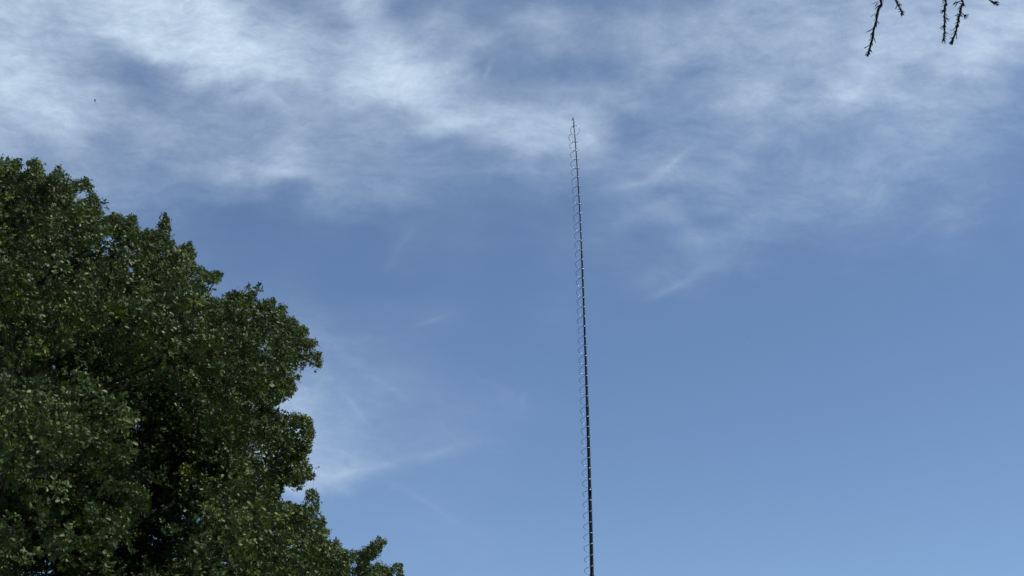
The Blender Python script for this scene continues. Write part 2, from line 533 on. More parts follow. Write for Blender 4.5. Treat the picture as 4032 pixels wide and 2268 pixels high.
# crown outline as seen from the camera (photo pixels), measured leaf by leaf
OUT = np.array([
    (-900, 640), (-500, 560), (-120, 590), (0, 653), (3, 622), (14, 610), (33, 610), (45, 624), (57, 628), (81, 622), (88, 636), (91, 653), (81, 667),
    (78, 688), (91, 688), (93, 671), (107, 664), (110, 636), (131, 628), (141, 626), (159, 635), (165, 650), (178, 672), (176, 688), (188, 697),
    (204, 686), (221, 674), (226, 653), (238, 653), (243, 674), (259, 686), (276, 698), (286, 716), (304, 709), (321, 709), (331, 698), (348, 700),
    (362, 712), (359, 726), (373, 747), (366, 759), (348, 757), (338, 764), (324, 754), (307, 757), (298, 774), (310, 785), (331, 785), (345, 779),
    (359, 767), (379, 771), (390, 788), (397, 798), (409, 790), (419, 797), (428, 812), (423, 826), (410, 823), (410, 835), (397, 850), (385, 867),
    (362, 891), (379, 881), (407, 873), (410, 854), (424, 857), (438, 854), (445, 841), (459, 843), (476, 850), (490, 864), (500, 874), (511, 871),
    (505, 860), (517, 847), (531, 847), (538, 857), (535, 874), (542, 891), (555, 912), (566, 916), (573, 902), (600, 905), (607, 916), (621, 898),
    (628, 881), (631, 850), (655, 843), (669, 840), (674, 857), (662, 878), (671, 902), (674, 919), (666, 936), (685, 954), (686, 974), (700, 978),
    (717, 967), (754, 947), (768, 1002), (762, 1035), (802, 1060), (814, 1074), (835, 1076), (843, 1071), (855, 1071), (872, 1072), (876, 1084),
    (869, 1107), (852, 1112), (841, 1119), (841, 1140), (838, 1160), (843, 1178), (869, 1183), (886, 1157), (907, 1148), (928, 1143), (938, 1153),
    (959, 1152), (979, 1160), (976, 1140), (966, 1131), (983, 1112), (1000, 1117), (1014, 1110), (1036, 1117), (1038, 1140), (1041, 1147), (1028, 1160),
    (1010, 1157), (1007, 1178), (1024, 1179), (1048, 1188), (1066, 1176), (1079, 1178), (1086, 1191), (1079, 1209), (1100, 1216), (1102, 1198),
    (1117, 1197), (1129, 1216), (1123, 1243), (1135, 1257), (1152, 1247), (1166, 1257), (1164, 1271), (1183, 1288), (1207, 1291), (1211, 1316),
    (1190, 1326), (1211, 1336), (1238, 1336), (1252, 1347), (1242, 1364), (1217, 1378), (1235, 1391), (1252, 1383), (1264, 1395), (1266, 1423),
    (1266, 1454), (1255, 1467), (1238, 1460), (1217, 1447), (1207, 1426), (1200, 1440), (1204, 1457), (1183, 1457), (1166, 1478), (1186, 1478),
    (1176, 1509), (1166, 1516), (1166, 1532), (1163, 1548), (1134, 1569), (1097, 1590), (1078, 1611), (1102, 1609), (1129, 1625), (1160, 1627),
    (1203, 1635), (1224, 1646), (1240, 1701), (1224, 1738), (1224, 1778), (1208, 1786), (1203, 1802), (1224, 1829), (1245, 1844), (1248, 1876),
    (1229, 1892), (1203, 1882), (1197, 1919), (1182, 1929), (1166, 1937), (1155, 1916), (1123, 1908), (1113, 1892), (1118, 1924), (1099, 1940),
    (1097, 1966), (1118, 1977), (1139, 1972), (1166, 1998), (1203, 1972), (1211, 1929), (1224, 1921), (1245, 1935), (1258, 1977), (1253, 2019),
    (1272, 2035), (1282, 2072), (1274, 2088), (1298, 2088), (1298, 2104), (1272, 2125), (1298, 2131), (1314, 2157), (1317, 2131), (1335, 2123),
    (1343, 2157), (1378, 2173), (1399, 2160), (1425, 2160), (1457, 2152), (1473, 2125), (1478, 2099), (1497, 2104), (1505, 2125), (1523, 2128),
    (1500, 2157), (1494, 2184), (1462, 2205), (1447, 2226), (1473, 2231), (1494, 2213), (1521, 2229), (1563, 2218), (1579, 2226), (1584, 2263),
    (1625, 2380), (1610, 2560), (1470, 2750), (1100, 2970), (470, 3130), (-1400, 3290), (-1400, 900)], float)


def inside(pts, poly):
    x, y = pts[:, 0], pts[:, 1]
    c = np.zeros(len(x), bool)
    n = len(poly)
    for i in range(n):
        x1, y1 = poly[i]; x2, y2 = poly[(i + 1) % n]
        cond = ((y1 > y) != (y2 > y)) & (x < (x2 - x1) * (y - y1) / (y2 - y1 + 1e-9) + x1)
        c ^= cond
    return c


def edge_dist(pts, poly):
    d = np.full(len(pts), 1e9)
    for i in range(len(poly)):
        a = poly[i]; b2 = poly[(i + 1) % len(poly)]
        ab = b2 - a
        t = np.clip(((pts - a) @ ab) / (ab @ ab), 0, 1)
        d = np.minimum(d, np.hypot(*(pts - (a + t[:, None] * ab)).T))
    return d


def rotmat(axis_z, spin):
    """n rotation matrices taking local +Z to axis_z, spun about it"""
    z = axis_z / np.linalg.norm(axis_z, axis=1, keepdims=True)
    ref = np.where(np.abs(z[:, 2:3]) < 0.9, np.array([[0, 0, 1.0]]), np.array([[1.0, 0, 0]]))
    x = np.cross(ref, z); x /= np.linalg.norm(x, axis=1, keepdims=True)
    y = np.cross(z, x)
    c, s = np.cos(spin)[:, None], np.sin(spin)[:, None]
    x2 = x * c + y * s
    y2 = -x * s + y * c
    return np.stack([x2, y2, z], 2)      # columns


# lobed leaf, folded on its midrib: length 1 along +X, normal +Z
half = [(0.16, 0.05), (0.30, 0.17), (0.40, 0.11), (0.56, 0.27), (0.68, 0.17), (0.84, 0.23)]
LV = [(0, 0, 0), (0.5, 0, -0.02), (1.0, 0, -0.08)]
for sgn in (1, -1):
    LV += [(x, sgn * y, 0.22 * y - 0.10 * x * x) for x, y in half]
LV = np.array(LV)
LF = [[0, 1, 5, 4, 3], [1, 2, 8, 7, 6, 5], [0, 9, 10, 11, 1], [1, 11, 12, 13, 14, 2]]
LFn = [len(f) for f in LF]


def make_sprig(rg, nro, spread):
    """one leafy spray growing along +Z: returns leaf transforms and stem polylines"""
    leaves = []          # (pos, axis, normal, length)
    stems = []
    tips = [(np.array([0, 0, 0.30]) + rg.normal(0, 0.02, 3), np.array([0, 0, 1.0]))]
    stems.append([np.zeros(3), np.array([0.01, 0.0, 0.15]), tips[0][0]])
    for k in range(nro - 1):
        h = rg.uniform(0.02, 0.24)
        a = rg.uniform(0, 2 * np.pi)
        d = np.array([math.cos(a), math.sin(a), rg.uniform(0.2, 1.0)]); d /= np.linalg.norm(d)
        L = rg.uniform(0.08, spread)
        p0 = np.array([0.005, 0, h]); p1 = p0 + d * L + np.array([0, 0, 0.02])
        stems.append([p0, p0 + d * L * 0.5, p1])
        tips.append((p1, d))
    for p, d in tips:
        nl = rg.integers(6, 9)
        a0 = rg.uniform(0, 6.28)
        ref = np.array([0, 0, 1.0]) if abs(d[2]) < 0.9 else np.array([1.0, 0, 0])
        ux = np.cross(ref, d); ux /= np.linalg.norm(ux); uy = np.cross(d, ux)
        for k in range(nl):
            a = a0 + k * 2.4 + rg.normal(0, 0.25)
            tilt = rg.uniform(0.45, 1.35)
            rad = ux * math.cos(a) + uy * math.sin(a)
            ax = d * math.cos(tilt) + rad * math.sin(tilt)
            nm = d * math.sin(tilt) - rad * math.cos(tilt)
            nm = nm + rg.normal(0, 0.28, 3)
            nm -= ax * nm.dot(ax); nm /= np.linalg.norm(nm)
            leaves.append((p - d * rg.uniform(0, 0.07), ax, nm, rg.uniform(0.052, 0.094)))
    return leaves, stems


TEMPL = []
for k in range(10):
    rg = np.random.default_rng(100 + k)
    lv, st = make_sprig(rg, [5, 6, 6, 7, 5, 6, 4, 6, 5, 7][k], 0.2)
    vs_, fs_, fm_ = [], [], []
    nv = 0
    for (p, ax, nm, L) in lv:
        by = np.cross(nm, ax)
        Rm = np.stack([ax, by, nm], 1)
        w = rg.uniform(0.85, 1.15)
        vs_.append((LV * [L, L * w, L]) @ Rm.T + p)
        for f in LF:
            fs_.append([i + nv for i in f]); fm_.append(0)
        nv += len(LV)
    for s in st:
        r0 = 0.0042
        for i, q in enumerate(s):
            r = r0 * (1 - 0.3 * i)
            vs_.append(np.array([q + [r, 0, 0], q + [-r * .5, r * .87, 0], q + [-r * .5, -r * .87, 0]]))
        for i in range(2):
            for j in range(3):
                a = nv + i * 3 + j; b_ = nv + i * 3 + (j + 1) % 3
                fs_.append([a, b_, b_ + 3, a + 3]); fm_.append(1)
        nv += 9
    TEMPL.append((np.concatenate(vs_), fs_, np.array(fm_), len(lv)))

# crown: clumps of foliage on a broad dome
HOLLOWS = [np.array(h, float) * 1.5652 for h in (
    [(320, 1010), (400, 960), (520, 1030), (540, 1120), (600, 1180), (560, 1230), (510, 1240), (500, 1330), (470, 1480), (0, 1480), (0, 1425), (120, 1400), (190, 1430), (280, 1340), (350, 1270), (330, 1190), (270, 1120)],
    [(95, 870), (290, 905), (300, 985), (90, 965)], [(600, 1120), (690, 1130), (690, 1230), (610, 1270)], [(500, 900), (640, 960), (560, 1000)])]


def in_hollow(q):
    return any(inside(q[None], h)[0] for h in HOLLOWS)


CC = np.array([-9.4, 21.0, 6.6]); CR = np.array([8.1, 6.6, 6.9])
clumps = []          # centre, radius, density
# explicit clumps read from the photo: 2576-reading x, y, depth Y, radius, density
for (x, y, yy, r, dn) in [
    # tops along the outline
    (50, 450, 19.6, .62, 1.3), (95, 455, 19.0, .50, 1.2), (180, 500, 19.2, .72, 1.3), (225, 500, 20.4, .42, 1.2), (20, 560, 18.6, .8, .9), (300, 590, 18.6, .62, 1.2),
    (335, 575, 19.6, .36, 1.1), (400, 640, 19.0, .62, 1.2), (414, 575, 19.4, .26, 1.4), (465, 655, 19.5, .46, 1.2), (525, 705, 19.4, .36, 1.3), (470, 740, 18.4, .75, 1.1),
    (590, 775, 19.0, .55, 1.2), (640, 735, 19.4, .22, 1.5), (680, 805, 19.4, .50, 1.2), (735, 850, 19.8, .46, 1.2), (775, 865, 20.0, .24, 1.4), (700, 890, 19.0, .66, 1.1),
    (780, 912, 20.0, .30, 1.3), (700, 965, 19.4, .52, 1.1), (230, 620, 18.2, .75, 1.0), (120, 640, 18.0, .7, 1.0),
    (360, 720, 17.6, .9, 1.1), (220, 760, 17.2, .85, 1.0), (70, 740, 17.0, .85, 1.1), (560, 850, 17.8, .8, 1.1), (420, 860, 17.0, .75, 1.0),
    (640, 950, 18.0, .7, 1.0), (520, 960, 17.2, .7, 1.0), (300, 880, 16.8, .6, .9), (60, 860, 16.6, .6, .8),
    # right shelves
    (745, 1085, 19.6, .46, 1.3), (700, 1100, 19.0, .55, 1.2), (740, 1170, 19.4, .46, 1.3), (775, 1185, 19.8, .22, 1.4), (640, 1070, 18.2, .65, 1.1), (600, 1180, 18.0, .6, 1.0),
    (770, 1275, 19.0, .40, 1.3), (720, 1310, 18.6, .55, 1.2), (790, 1340, 19.0, .42, 1.3), (640, 1330, 18.0, .7, 1.1), (560, 1290, 17.4, .6, 1.0), (850, 1405, 19.2, .42, 1.2),
    (700, 1420, 17.8, .7, 1.1), (910, 1420, 19.4, .34, 1.2), (952, 1378, 19.6, .20, 1.5), (985, 1440, 19.5, .28, 1.3), (530, 1400, 16.6, .6, 1.0), (600, 1470, 17.0, .8, 1.0),
    (815, 1330, 19.3, .22, 1.2),
    # near lower-left mass
    (40, 1060, 14.8, .55, 1.1), (150, 1090, 14.6, .6, 1.2), (225, 1090, 14.5, .36, 1.3), (90, 1180, 14.2, .65, 1.2), (210, 1190, 14.0, .6, 1.2), (285, 1210, 14.2, .42, 1.2),
    (30, 1260, 14.2, .55, 1.1), (140, 1290, 14.0, .55, 1.1), (255, 1280, 14.0, .50, 1.0), (60, 1370, 14.6, .42, .6), (180, 1370, 14.8, .36, .6), (540, 1370, 15.6, .36, 1.2),
]:
    p = at(x * 1.5652, y * 1.5652, yy)
    clumps.append((np.array(p), r * 1.0, dn))
n_exp = len(clumps)
# the rest of the dome
i = 0
k = 0
while k < 330:
    i += 1
    u = (i + 0.5) / 420
    th = i * 2.39996
    zz = 1 - 2 * ((i * 0.6180339) % 1.0) * 0.85
    rr_ = math.sqrt(max(0, 1 - zz * zz))
    d = np.array([rr_ * math.cos(th), rr_ * math.sin(th), zz])
    s = rng.uniform(0.72, 0.99)
    p = CC + d * CR * s
    front = d[1] < 0.25
    q = proj([p])[0]
    inframe = q[0] > -1500
    k += 1
    if front and q[0] > -60 and (in_hollow(q) or rng.uniform() < 0.55):
        continue
    rad = rng.uniform(0.5, 0.85)
    if not front or not inframe:
        rad *= 1.35
    clumps.append((p, rad, 0.75 if (front and inframe) else 0.32))
nb = 0
while nb < 210:           # foliage deep in the crown, spread evenly behind the outline
    q = np.array([rng.uniform(-500, 1650), rng.uniform(620, 2700)])
    if not inside(q[None], OUT)[0] or edge_dist(q[None], OUT)[0] < 95:
        continue
    clumps.append((np.array(at(q[0], q[1], rng.uniform(24.0, 26.5) if in_hollow(q) else rng.uniform(20.6, 24.0))), rng.uniform(.6, .95), 1.0 if in_hollow(q) else 0.75))
    nb += 1
for (x, y) in [(400, 970), (460, 1010), (420, 1050), (340, 960), (500, 960), (460, 1100), (370, 1020), (520, 1060), (290, 940), (230, 950), (150, 930), (430, 920)]:
    clumps.append((np.array(at(x * 1.5652, y * 1.5652, rng.uniform(24.0, 25.2))), 0.95, 0.75))
nb = 0
while nb < 70:            # deep walls of foliage added round the hollows to keep the sun out
    q = np.array([rng.uniform(-300, 1250), rng.uniform(1100, 2700)])
    if not inside(q[None], OUT)[0] or edge_dist(q[None], OUT)[0] < 110 or in_hollow(q):
        continue
    if min(edge_dist(q[None], h)[0] for h in HOLLOWS) > 260:
        continue
    clumps.append((np.array(at(q[0], q[1], rng.uniform(18.0, 25.0))), rng.uniform(.6, .9), 0.6))
    nb += 1
for k in range(40):      # inner leaves that close most of the crown
    d = rng.normal(0, 1, 3); d /= np.linalg.norm(d)
    clumps.append((CC + d * CR * rng.uniform(0.3, 0.65) + np.array([0, 0, .5]), rng.uniform(.8, 1.3), 0.35))

SP, SD, SS = [], [], []
for ci, (c, r, dn) in enumerate(clumps):
    n = int(185 * dn * r * r) + 6
    d = rng.normal(0, 1, (n, 3)); d /= np.linalg.norm(d, axis=1, keepdims=True)
    rad = r * rng.uniform(0.15, 1, n)[:, None] ** 0.5
    p = c + d * rad * np.array([1.05, 1.0, 0.82])
    SP.append(p)
    out = (c - CC) / CR; out = out / (np.linalg.norm(out) + 1e-6)
    SD.append(d * 0.9 + out * 0.45 + np.array([0, 0, 0.45]) + rng.normal(0, 0.35, (n, 3)))
    SS.append(np.full(n, ci))
SP = np.concatenate(SP); SD = np.concatenate(SD); SS = np.concatenate(SS)
SD /= np.linalg.norm(SD, axis=1, keepdims=True)
tipp = proj(SP + SD * 0.15)
basep = proj(SP)
ok = inside(tipp, OUT) & inside(basep, OUT)
ed = edge_dist(tipp, OUT)
ok &= (ed > rng.uniform(0, 14, len(SP)))
ok &= (ed > 48) | (rng.uniform(size=len(SP)) < 0.42)
ok &= SP[:, 2] > 2.6
# the leafy masses are broken up by hollows at several scales
nz = np.array([mnoise.noise(Vector(p * 0.95)) + 0.5 * mnoise.noise(Vector(p * 2.4 + 7.0)) for p in SP])
ok &= (nz > -0.03) | (SP[:, 1] > 20.4) | ((ed < 70) & (nz > -0.34))
jq = basep + rng.normal(0, 16, basep.shape)
for h_ in HOLLOWS:
    ok &= ~(inside(jq, h_) & (SP[:, 1] < 23.2) & (rng.uniform(size=len(SP)) < 0.96))
SP, SD, SS = SP[ok], SD[ok], SS[ok]
# small sprigs that carry the ragged edge of the crown
ep, edr = [], []
cand = np.stack([rng.uniform(-80, 1640, 60000), rng.uniform(590, 2400, 60000)], 1)
cand = cand[inside(cand, OUT)]
ce = edge_dist(cand, OUT)
cand = cand[(ce < 62) & (ce > 5)]
ccen = np.array([500.0, 1900.0])
for e in cand[:3600]:
    if mnoise.noise(Vector((e[0] / 38.0, e[1] / 38.0, 3.3))) < -0.04:
        continue
    dq = e - ccen
    dq = dq / (np.linalg.norm(dq) + 1e-6) + rng.normal(0, 0.8, 2)
    dq[1] -= 0.35
    tip = e + dq * 30
    yy = 19.3 + rng.uniform(-0.7, 0.9)
    p0 = np.array(at(e[0], e[1], yy)); p1 = np.array(at(tip[0], tip[1], yy + rng.uniform(-.12, .12)))
    ep.append(p0); edr.append((p1 - p0) / (np.linalg.norm(p1 - p0) + 1e-6))
SP = np.concatenate([SP, np.array(ep)]); SD = np.concatenate([SD, np.array(edr)])
SS = np.concatenate([SS, rng.integers(0, n_exp, len(ep))])
N = len(SP)
TI = rng.integers(0, len(TEMPL), N)
SCL = rng.uniform(0.50, 0.90, N)
SCL[-len(ep):] *= 0.74
# sprig tint: mostly dark green, some yellow-green young growth, rare rusty leaves
clump_t = rng.normal(0, 0.10, len(clumps))
TINT = np.clip(0.42 + clump_t[SS] + rng.normal(0, 0.11, N), 0, 0.74)
young = rng.uniform(size=N) < 0.035
TINT[young] = rng.uniform(0.80, 0.92, young.sum())
V_, LOOPS, KEEP, LTOT, MI, TN = [], [], [], [], [], []
voff = 0
loff = 0
for ti, (tv, tf, tm, nl) in enumerate(TEMPL):
    idx = np.where(TI == ti)[0]
    if len(idx) == 0:
        continue
    Rm = rotmat(SD[idx], rng.uniform(0, 6.28, len(idx)))
    vv = np.einsum('nij,kj->nki', Rm, tv) * SCL[idx][:, None, None] + SP[idx][:, None, :]
    V_.append(vv.reshape(-1, 3))
    fl = np.concatenate([np.array(f) for f in tf]); fn = np.array([len(f) for f in tf])
    k = len(idx)
    LOOPS.append((fl[None] + (voff + np.arange(k) * len(tv))[:, None]).ravel())
    LTOT.append(np.tile(fn, k))
    MI.append(np.tile(tm, k))
    nleaf_f = len(LF)
    lc = vv[:, 2:nl * len(LV):len(LV), :] * 0.6 + vv[:, 0:nl * len(LV):len(LV), :] * 0.4     # leaf centres (k, nl, 3)
    keep_l = inside(proj(lc.reshape(-1, 3)) + rng.normal(0, 5.0, (k * nl, 2)), OUT).reshape(k, nl)
    keep_f = np.ones((k, len(tf)), bool)
    keep_f[:, :nl * nleaf_f] = keep_l.repeat(nleaf_f, axis=1)
    nst = (len(tv) - nl * len(LV)) // 9
    sv = vv[:, nl * len(LV):, :].reshape(k, nst, 9, 3)[:, :, 8, :]
    keep_s = inside(proj(sv.reshape(-1, 3)), OUT).reshape(k, nst)
    keep_f[:, nl * nleaf_f:] = keep_s.repeat(6, axis=1)
    KEEP.append(keep_f.ravel())
    jit = rng.normal(0, 0.07, (k, nl)).repeat(nleaf_f, axis=1)
    full = np.zeros((k, len(tf)))
    full[:, :nl * nleaf_f] = jit
    TN.append(np.clip(TINT[idx][:, None] + full * (TINT[idx][:, None] < 0.99), 0, 1).ravel())
    voff += k * len(tv)
V_ = np.concatenate(V_); LOOPS = np.concatenate(LOOPS); LTOT = np.concatenate(LTOT); MI = np.concatenate(MI); TN = np.concatenate(TN)
KEEP = np.concatenate(KEEP)
LOOPS = LOOPS[np.repeat(KEEP, LTOT)]; LTOT = LTOT[KEEP]; MI = MI[KEEP]; TN = TN[KEEP]
print('sprigs', N, 'leaf faces', len(LTOT), 'verts', len(V_))
TREE_BASE = np.array([-9.6, 21.3, 0.0])
me = bpy.data.meshes.new('crown')
me.vertices.add(len(V_)); me.vertices.foreach_set('co', (V_ - TREE_BASE).ravel().astype(np.float32))
me.loops.add(len(LOOPS)); me.loops.foreach_set('vertex_index', LOOPS.astype(np.int32))
me.polygons.add(len(LTOT))
st = np.concatenate([[0], np.cumsum(LTOT)[:-1]])
me.polygons.foreach_set('loop_start', st.astype(np.int32))
me.polygons.foreach_set('material_index', MI.astype(np.int32))
at_ = me.attributes.new('leaf_tint', 'FLOAT', 'FACE')
at_.data.foreach_set('value', TN.astype(np.float32))
me.update(calc_edges=True)

ml = bpy.data.materials.new('oak_leaf')
ml.use_nodes = True
nt = ml.node_tree
b = nt.nodes['Principled BSDF']
an = nt.nodes.new('ShaderNodeAttribute'); an.attribute_name = 'leaf_tint'
rp = nt.nodes.new('ShaderNodeValToRGB')
cr = rp.color_ramp
cr.elements[0].position = 0.0; cr.elements[0].color = (0.014, 0.028, 0.007, 1)
cr.elements[1].position = 1.0; cr.elements[1].color = (0.17, 0.18, 0.03, 1)
for pos, c_ in ((0.35, (0.040, 0.066, 0.014)), (0.72, (0.080, 0.115, 0.018)), (0.90, (0.17, 0.21, 0.025)), (0.96, (0.20, 0.21, 0.03))):
    e = cr.elements.new(pos); e.color = (*c_, 1)
nt.links.new(an.outputs['Fac'], rp.inputs[0])
# leaf undersides are paler and duller
geo = nt.nodes.new('ShaderNodeNewGeometry')
mixu = nt.nodes.new('ShaderNodeMix'); mixu.data_type = 'RGBA'
nt.links.new(geo.outputs['Backfacing'], mixu.inputs[0])
nt.links.new(rp.outputs[0], mixu.inputs[6])
mul = nt.nodes.new('ShaderNodeMix'); mul.data_type = 'RGBA'; mul.inputs[0].default_value = 0.35
nt.links.new(rp.outputs[0], mul.inputs[6]); mul.inputs[7].default_value = (0.075, 0.095, 0.055, 1)
nt.links.new(mul.outputs[2], mixu.inputs[7])
nt.links.new(mixu.outputs[2], b.inputs['Base Color'])
b.inputs['Roughness'].default_value = 0.50
b.inputs['Specular IOR Level'].default_value = 0.32
tr = nt.nodes.new('ShaderNodeBsdfTranslucent')
hs = nt.nodes.new('ShaderNodeHueSaturation'); hs.inputs['Value'].default_value = 1.2; hs.inputs['Saturation'].default_value = 1.15
nt.links.new(mixu.outputs[2], hs.inputs['Color']); nt.links.new(hs.outputs[0], tr.inputs[0])
ms = nt.nodes.new('ShaderNodeMixShader'); ms.inputs[0].default_value = 0.16
nt.links.new(b.outputs[0], ms.inputs[1]); nt.links.new(tr.outputs[0], ms.inputs[2])
nt.links.new(ms.outputs[0], nt.nodes['Material Output'].inputs[0])
M_BARK = mat('oak_bark', (0.018, 0.015, 0.012), 0.95, 0.1, 7, (0.045, 0.040, 0.032), 0.5)
me.materials.append(ml); me.materials.append(M_BARK)
oak = empty('oak_tree', tuple(TREE_BASE))
tag(oak, 'big dark green oak tree with a rounded leafy crown filling the lower left', 'tree')
crown = bpy.data.objects.new('crown', me)
COL.objects.link(crown); crown.parent = oak

# trunk and limbs
mb = MB()
tb = Vector(TREE_BASE)
tp = [tb, tb + Vector((.05, 0, .6)), tb + Vector((0, .05, 2)), tb + Vector((.15, -.1, 3.8)), tb + Vector((.0, -.2, 6)), tb + Vector((.3, -.3, 8.2)), tb + Vector((.6, -.5, 10.3))]
ip = interp(tp, 5)
mb.tube(ip, list(np.interp(np.linspace(0, 1, len(ip)), [0, .06, .2, .5, .8, 1], [.62, .46, .40, .30, .16, .06])), 14)
order = list(range(len(clumps)))
for ci in order:
    c, r, dn = clumps[ci]
    if ci % (5 if ci < n_exp else 20) or in_hollow(proj([c])[0]):
        continue
    qc = proj([c])[0]
    if not inside(qc[None], OUT)[0] or c[2] < 3:
        continue
    h = min(9.5, max(2.8, c[2] - 1.0 - 0.28 * math.hypot(c[0] - TREE_BASE[0], c[1] - TREE_BASE[1])))
    s = tb + Vector((0.12, -0.15, h))
    e = Vector(c)
    m1 = s.lerp(e, 0.35) + Vector((rng.uniform(-.6, .6), rng.uniform(-.5, .5), rng.uniform(-.5, .7)))
    m2 = s.lerp(e, 0.7) + Vector((rng.uniform(-.6, .6), rng.uniform(-.5, .5), rng.uniform(-.4, .6)))
    pts = interp([s, m1, m2, e], 5)
    r0 = 0.06
    pq = proj(pts)
    nk = 0
    while nk < len(pts) and inside(pq[nk:nk + 1], OUT)[0] and edge_dist(pq[nk:nk + 1], OUT)[0] > 60:
        nk += 1
    if nk < 11 or any(in_hollow(z_) for z_ in pq[4:nk]):
        continue
    pts = pts[:nk]
    mb.tube(pts, list(np.linspace(r0, 0.014, len(pts))), 6)
    for k in range(6 if ci < n_exp else 3):   # forking twigs inside the clump
        j = rng.integers(9, len(pts))
        dd = Vector(rng.normal(0, 1, 3)).normalized() + Vector((0, 0, .4))
        a = pts[j]
        e2 = e + dd * r * 0.75
        if not inside(proj([e2]), OUT)[0] or edge_dist(proj([e2]), OUT)[0] < 40:
            continue
        mb.tube(interp([a, a.lerp(e2, .5) + Vector(rng.normal(0, .06, 3)), e2], 3), list(np.linspace(0.022, 0.006, 7)), 5)
mb.build('trunk', M_BARK, oak)

# ------------------------------------------------------------------ larch with hanging shoots
LY = 3.85
M_SHOOT = mat('larch_shoot', (0.012, 0.014, 0.008), 0.85, 0.1, 60, (0.03, 0.034, 0.018))
M_LBARK = mat('larch_bark', (0.05, 0.035, 0.025), 0.95, 0.1, 12, (0.11, 0.08, 0.06), 0.5)
larch = empty('larch_tree', (4.3, 4.4, 0))
tag(larch, 'larch with dark needled shoots hanging into the top right corner', 'tree')
rl = random.Random(8)


def shoot(org, sc, stem, w, needles, sub=(), seed=0, up_to=None):
    """stem/needles in zoom coordinates (origin org, zoom sc); returns MB"""
    rs = random.Random(seed)
    dy = rs.uniform(-0.12, 0.12)
    def q(x, y, d=0.0):
        return at(org[0] + x / sc, org[1] + y / sc, LY + dy + d)
    m = MB()
    pxm = 4.2 / F
    pts = [q(x, y) for x, y in stem]
    if up_to is not None:
        top = pts[0]
        pts = [Vector(up_to), Vector(up_to).lerp(top, .5) + Vector((.01, .01, 0))] + pts
    ip = interp(pts, 4)
    rr = list(np.linspace(w[0], w[1], len(ip)) * pxm / 2 * (1 + 0.18 * np.sin(np.arange(len(ip)) * 1.9)))
    m.tube(ip, rr, 7)
    for s, ww in sub:
        sp = [q(x, y, rs.uniform(-.003, .003)) for x, y in s]
        i2 = interp(sp, 3)
        m.tube(i2, list(np.linspace(ww[0], ww[1], len(i2)) * pxm / 2), 6)
    for n_ in needles:
        x0, y0, x1, y1 = n_[:4]
        cnt = n_[4] if len(n_) > 4 else 1
        for c in range(cnt):
            j = 0 if c == 0 else 9
            a = q(x0 + rs.uniform(-j, j), y0 + rs.uniform(-j, j))
            e = q(x1 + rs.uniform(-j, j) * 1.3, y1 + rs.uniform(-j, j) * 1.3, rs.uniform(-.010, .010))
            mid = a.lerp(e, .55) + Vector((rs.uniform(-.0007, .0007), 0, -rs.uniform(0, .001)))
            m.tube(interp([a, mid, e], 2), [2.4 * pxm / 2, 2.5 * pxm / 2, 2.3 * pxm / 2, 1.9 * pxm / 2, 0.9 * pxm / 2], 5)
    # short appressed needles all round the stem
    L = len(ip)
    for k in range(int(L * 2.2)):
        i = rs.randrange(0, L - 1)
        p = ip[i].lerp(ip[i + 1], rs.random())
        t = (ip[i + 1] - ip[i]).normalized()
        a = rs.uniform(0, 6.283)
        rad = Vector((math.cos(a), math.sin(a), 0))
        ln = rs.uniform(0.006, 0.014)
        e = p + t * ln * 0.9 + rad * ln * rs.uniform(0.28, 0.55)
        m.tube([p, p.lerp(e, .5), e], [0.0010, 0.0009, 0.0004], 4)
    return m


bough_pts = [Vector((4.3, 4.4, 5.5)), Vector((3.3, 4.2, 5.35)), Vector((2.2, 4.0, 5.0)), Vector((1.3, 3.9, 4.78)), Vector((0.75, 3.85, 4.62))]
BI = interp(bough_pts, 8)


def on_bough(x):
    return min(BI, key=lambda p: abs(p.x - x))


A, SA = (3340, 0), 6.3
B, SB_ = (3680, 0), 7.625
T = []
T.append(shoot(A, SA, [(800, -20), (780, 150), (720, 320), (690, 560), (640, 700), (612, 850), (600, 950), (560, 1100), (522, 1250), (485, 1370)], (11.5, 8.5), [
    (740, 30, 575, 105), (750, 60, 650, 155, 2), (730, 150, 655, 240, 2), (850, -40, 870, 70), (830, 0, 835, 75), (670, 325, 560, 420, 2), (690, 350, 650, 400), (760, 250, 755, 380, 2),
    (730, 530, 765, 580, 3), (755, 580, 740, 615), (700, 600, 705, 690, 2), (650, 480, 630, 530), (600, 720, 450, 805, 3), (560, 740, 520, 790), (640, 790, 635, 900, 2),
    (570, 820, 550, 910, 2), (570, 940, 500, 1025, 2), (630, 920, 690, 1070, 3), (590, 1040, 605, 1140, 2), (550, 1050, 510, 1110), (510, 1130, 400, 1195, 3),
    (545, 1230, 600, 1310, 3), (520, 1230, 420, 1350, 3), (520, 1290, 545, 1370, 3), (490, 1350, 480, 1408, 2), (470, 1350, 410, 1365, 2), (480, 1360, 450, 1390, 2), (800, 170, 820, 200, 2)],
    seed=1, up_to=on_bough(1.08)))
T.append(shoot(A, SA, [(1165, -30), (1190, 20), (1230, 110), (1280, 210), (1325, 300), (1335, 360)], (8.0, 6.5), [
    (1220, 30, 1283, 50), (1180, 20, 1155, 60), (1150, 0, 1130, 10), (1200, 0, 1220, 10), (1250, 110, 1280, 80, 2), (1260, 120, 1337, 95, 2), (1270, 140, 1325, 160, 2), (1215, 130, 1175, 225, 4), (1270, 230, 1228, 230, 2),
    (1290, 200, 1335, 240, 2), (1290, 280, 1235, 305, 2), (1345, 300, 1375, 262, 2), (1350, 305, 1412, 290, 2), (1320, 330, 1288, 355, 2), (1330, 350, 1308, 388, 2),
    (1340, 350, 1357, 393, 2), (1350, 330, 1382, 350, 2), (1335, 345, 1330, 390, 3)], seed=2, up_to=on_bough(0.98)))
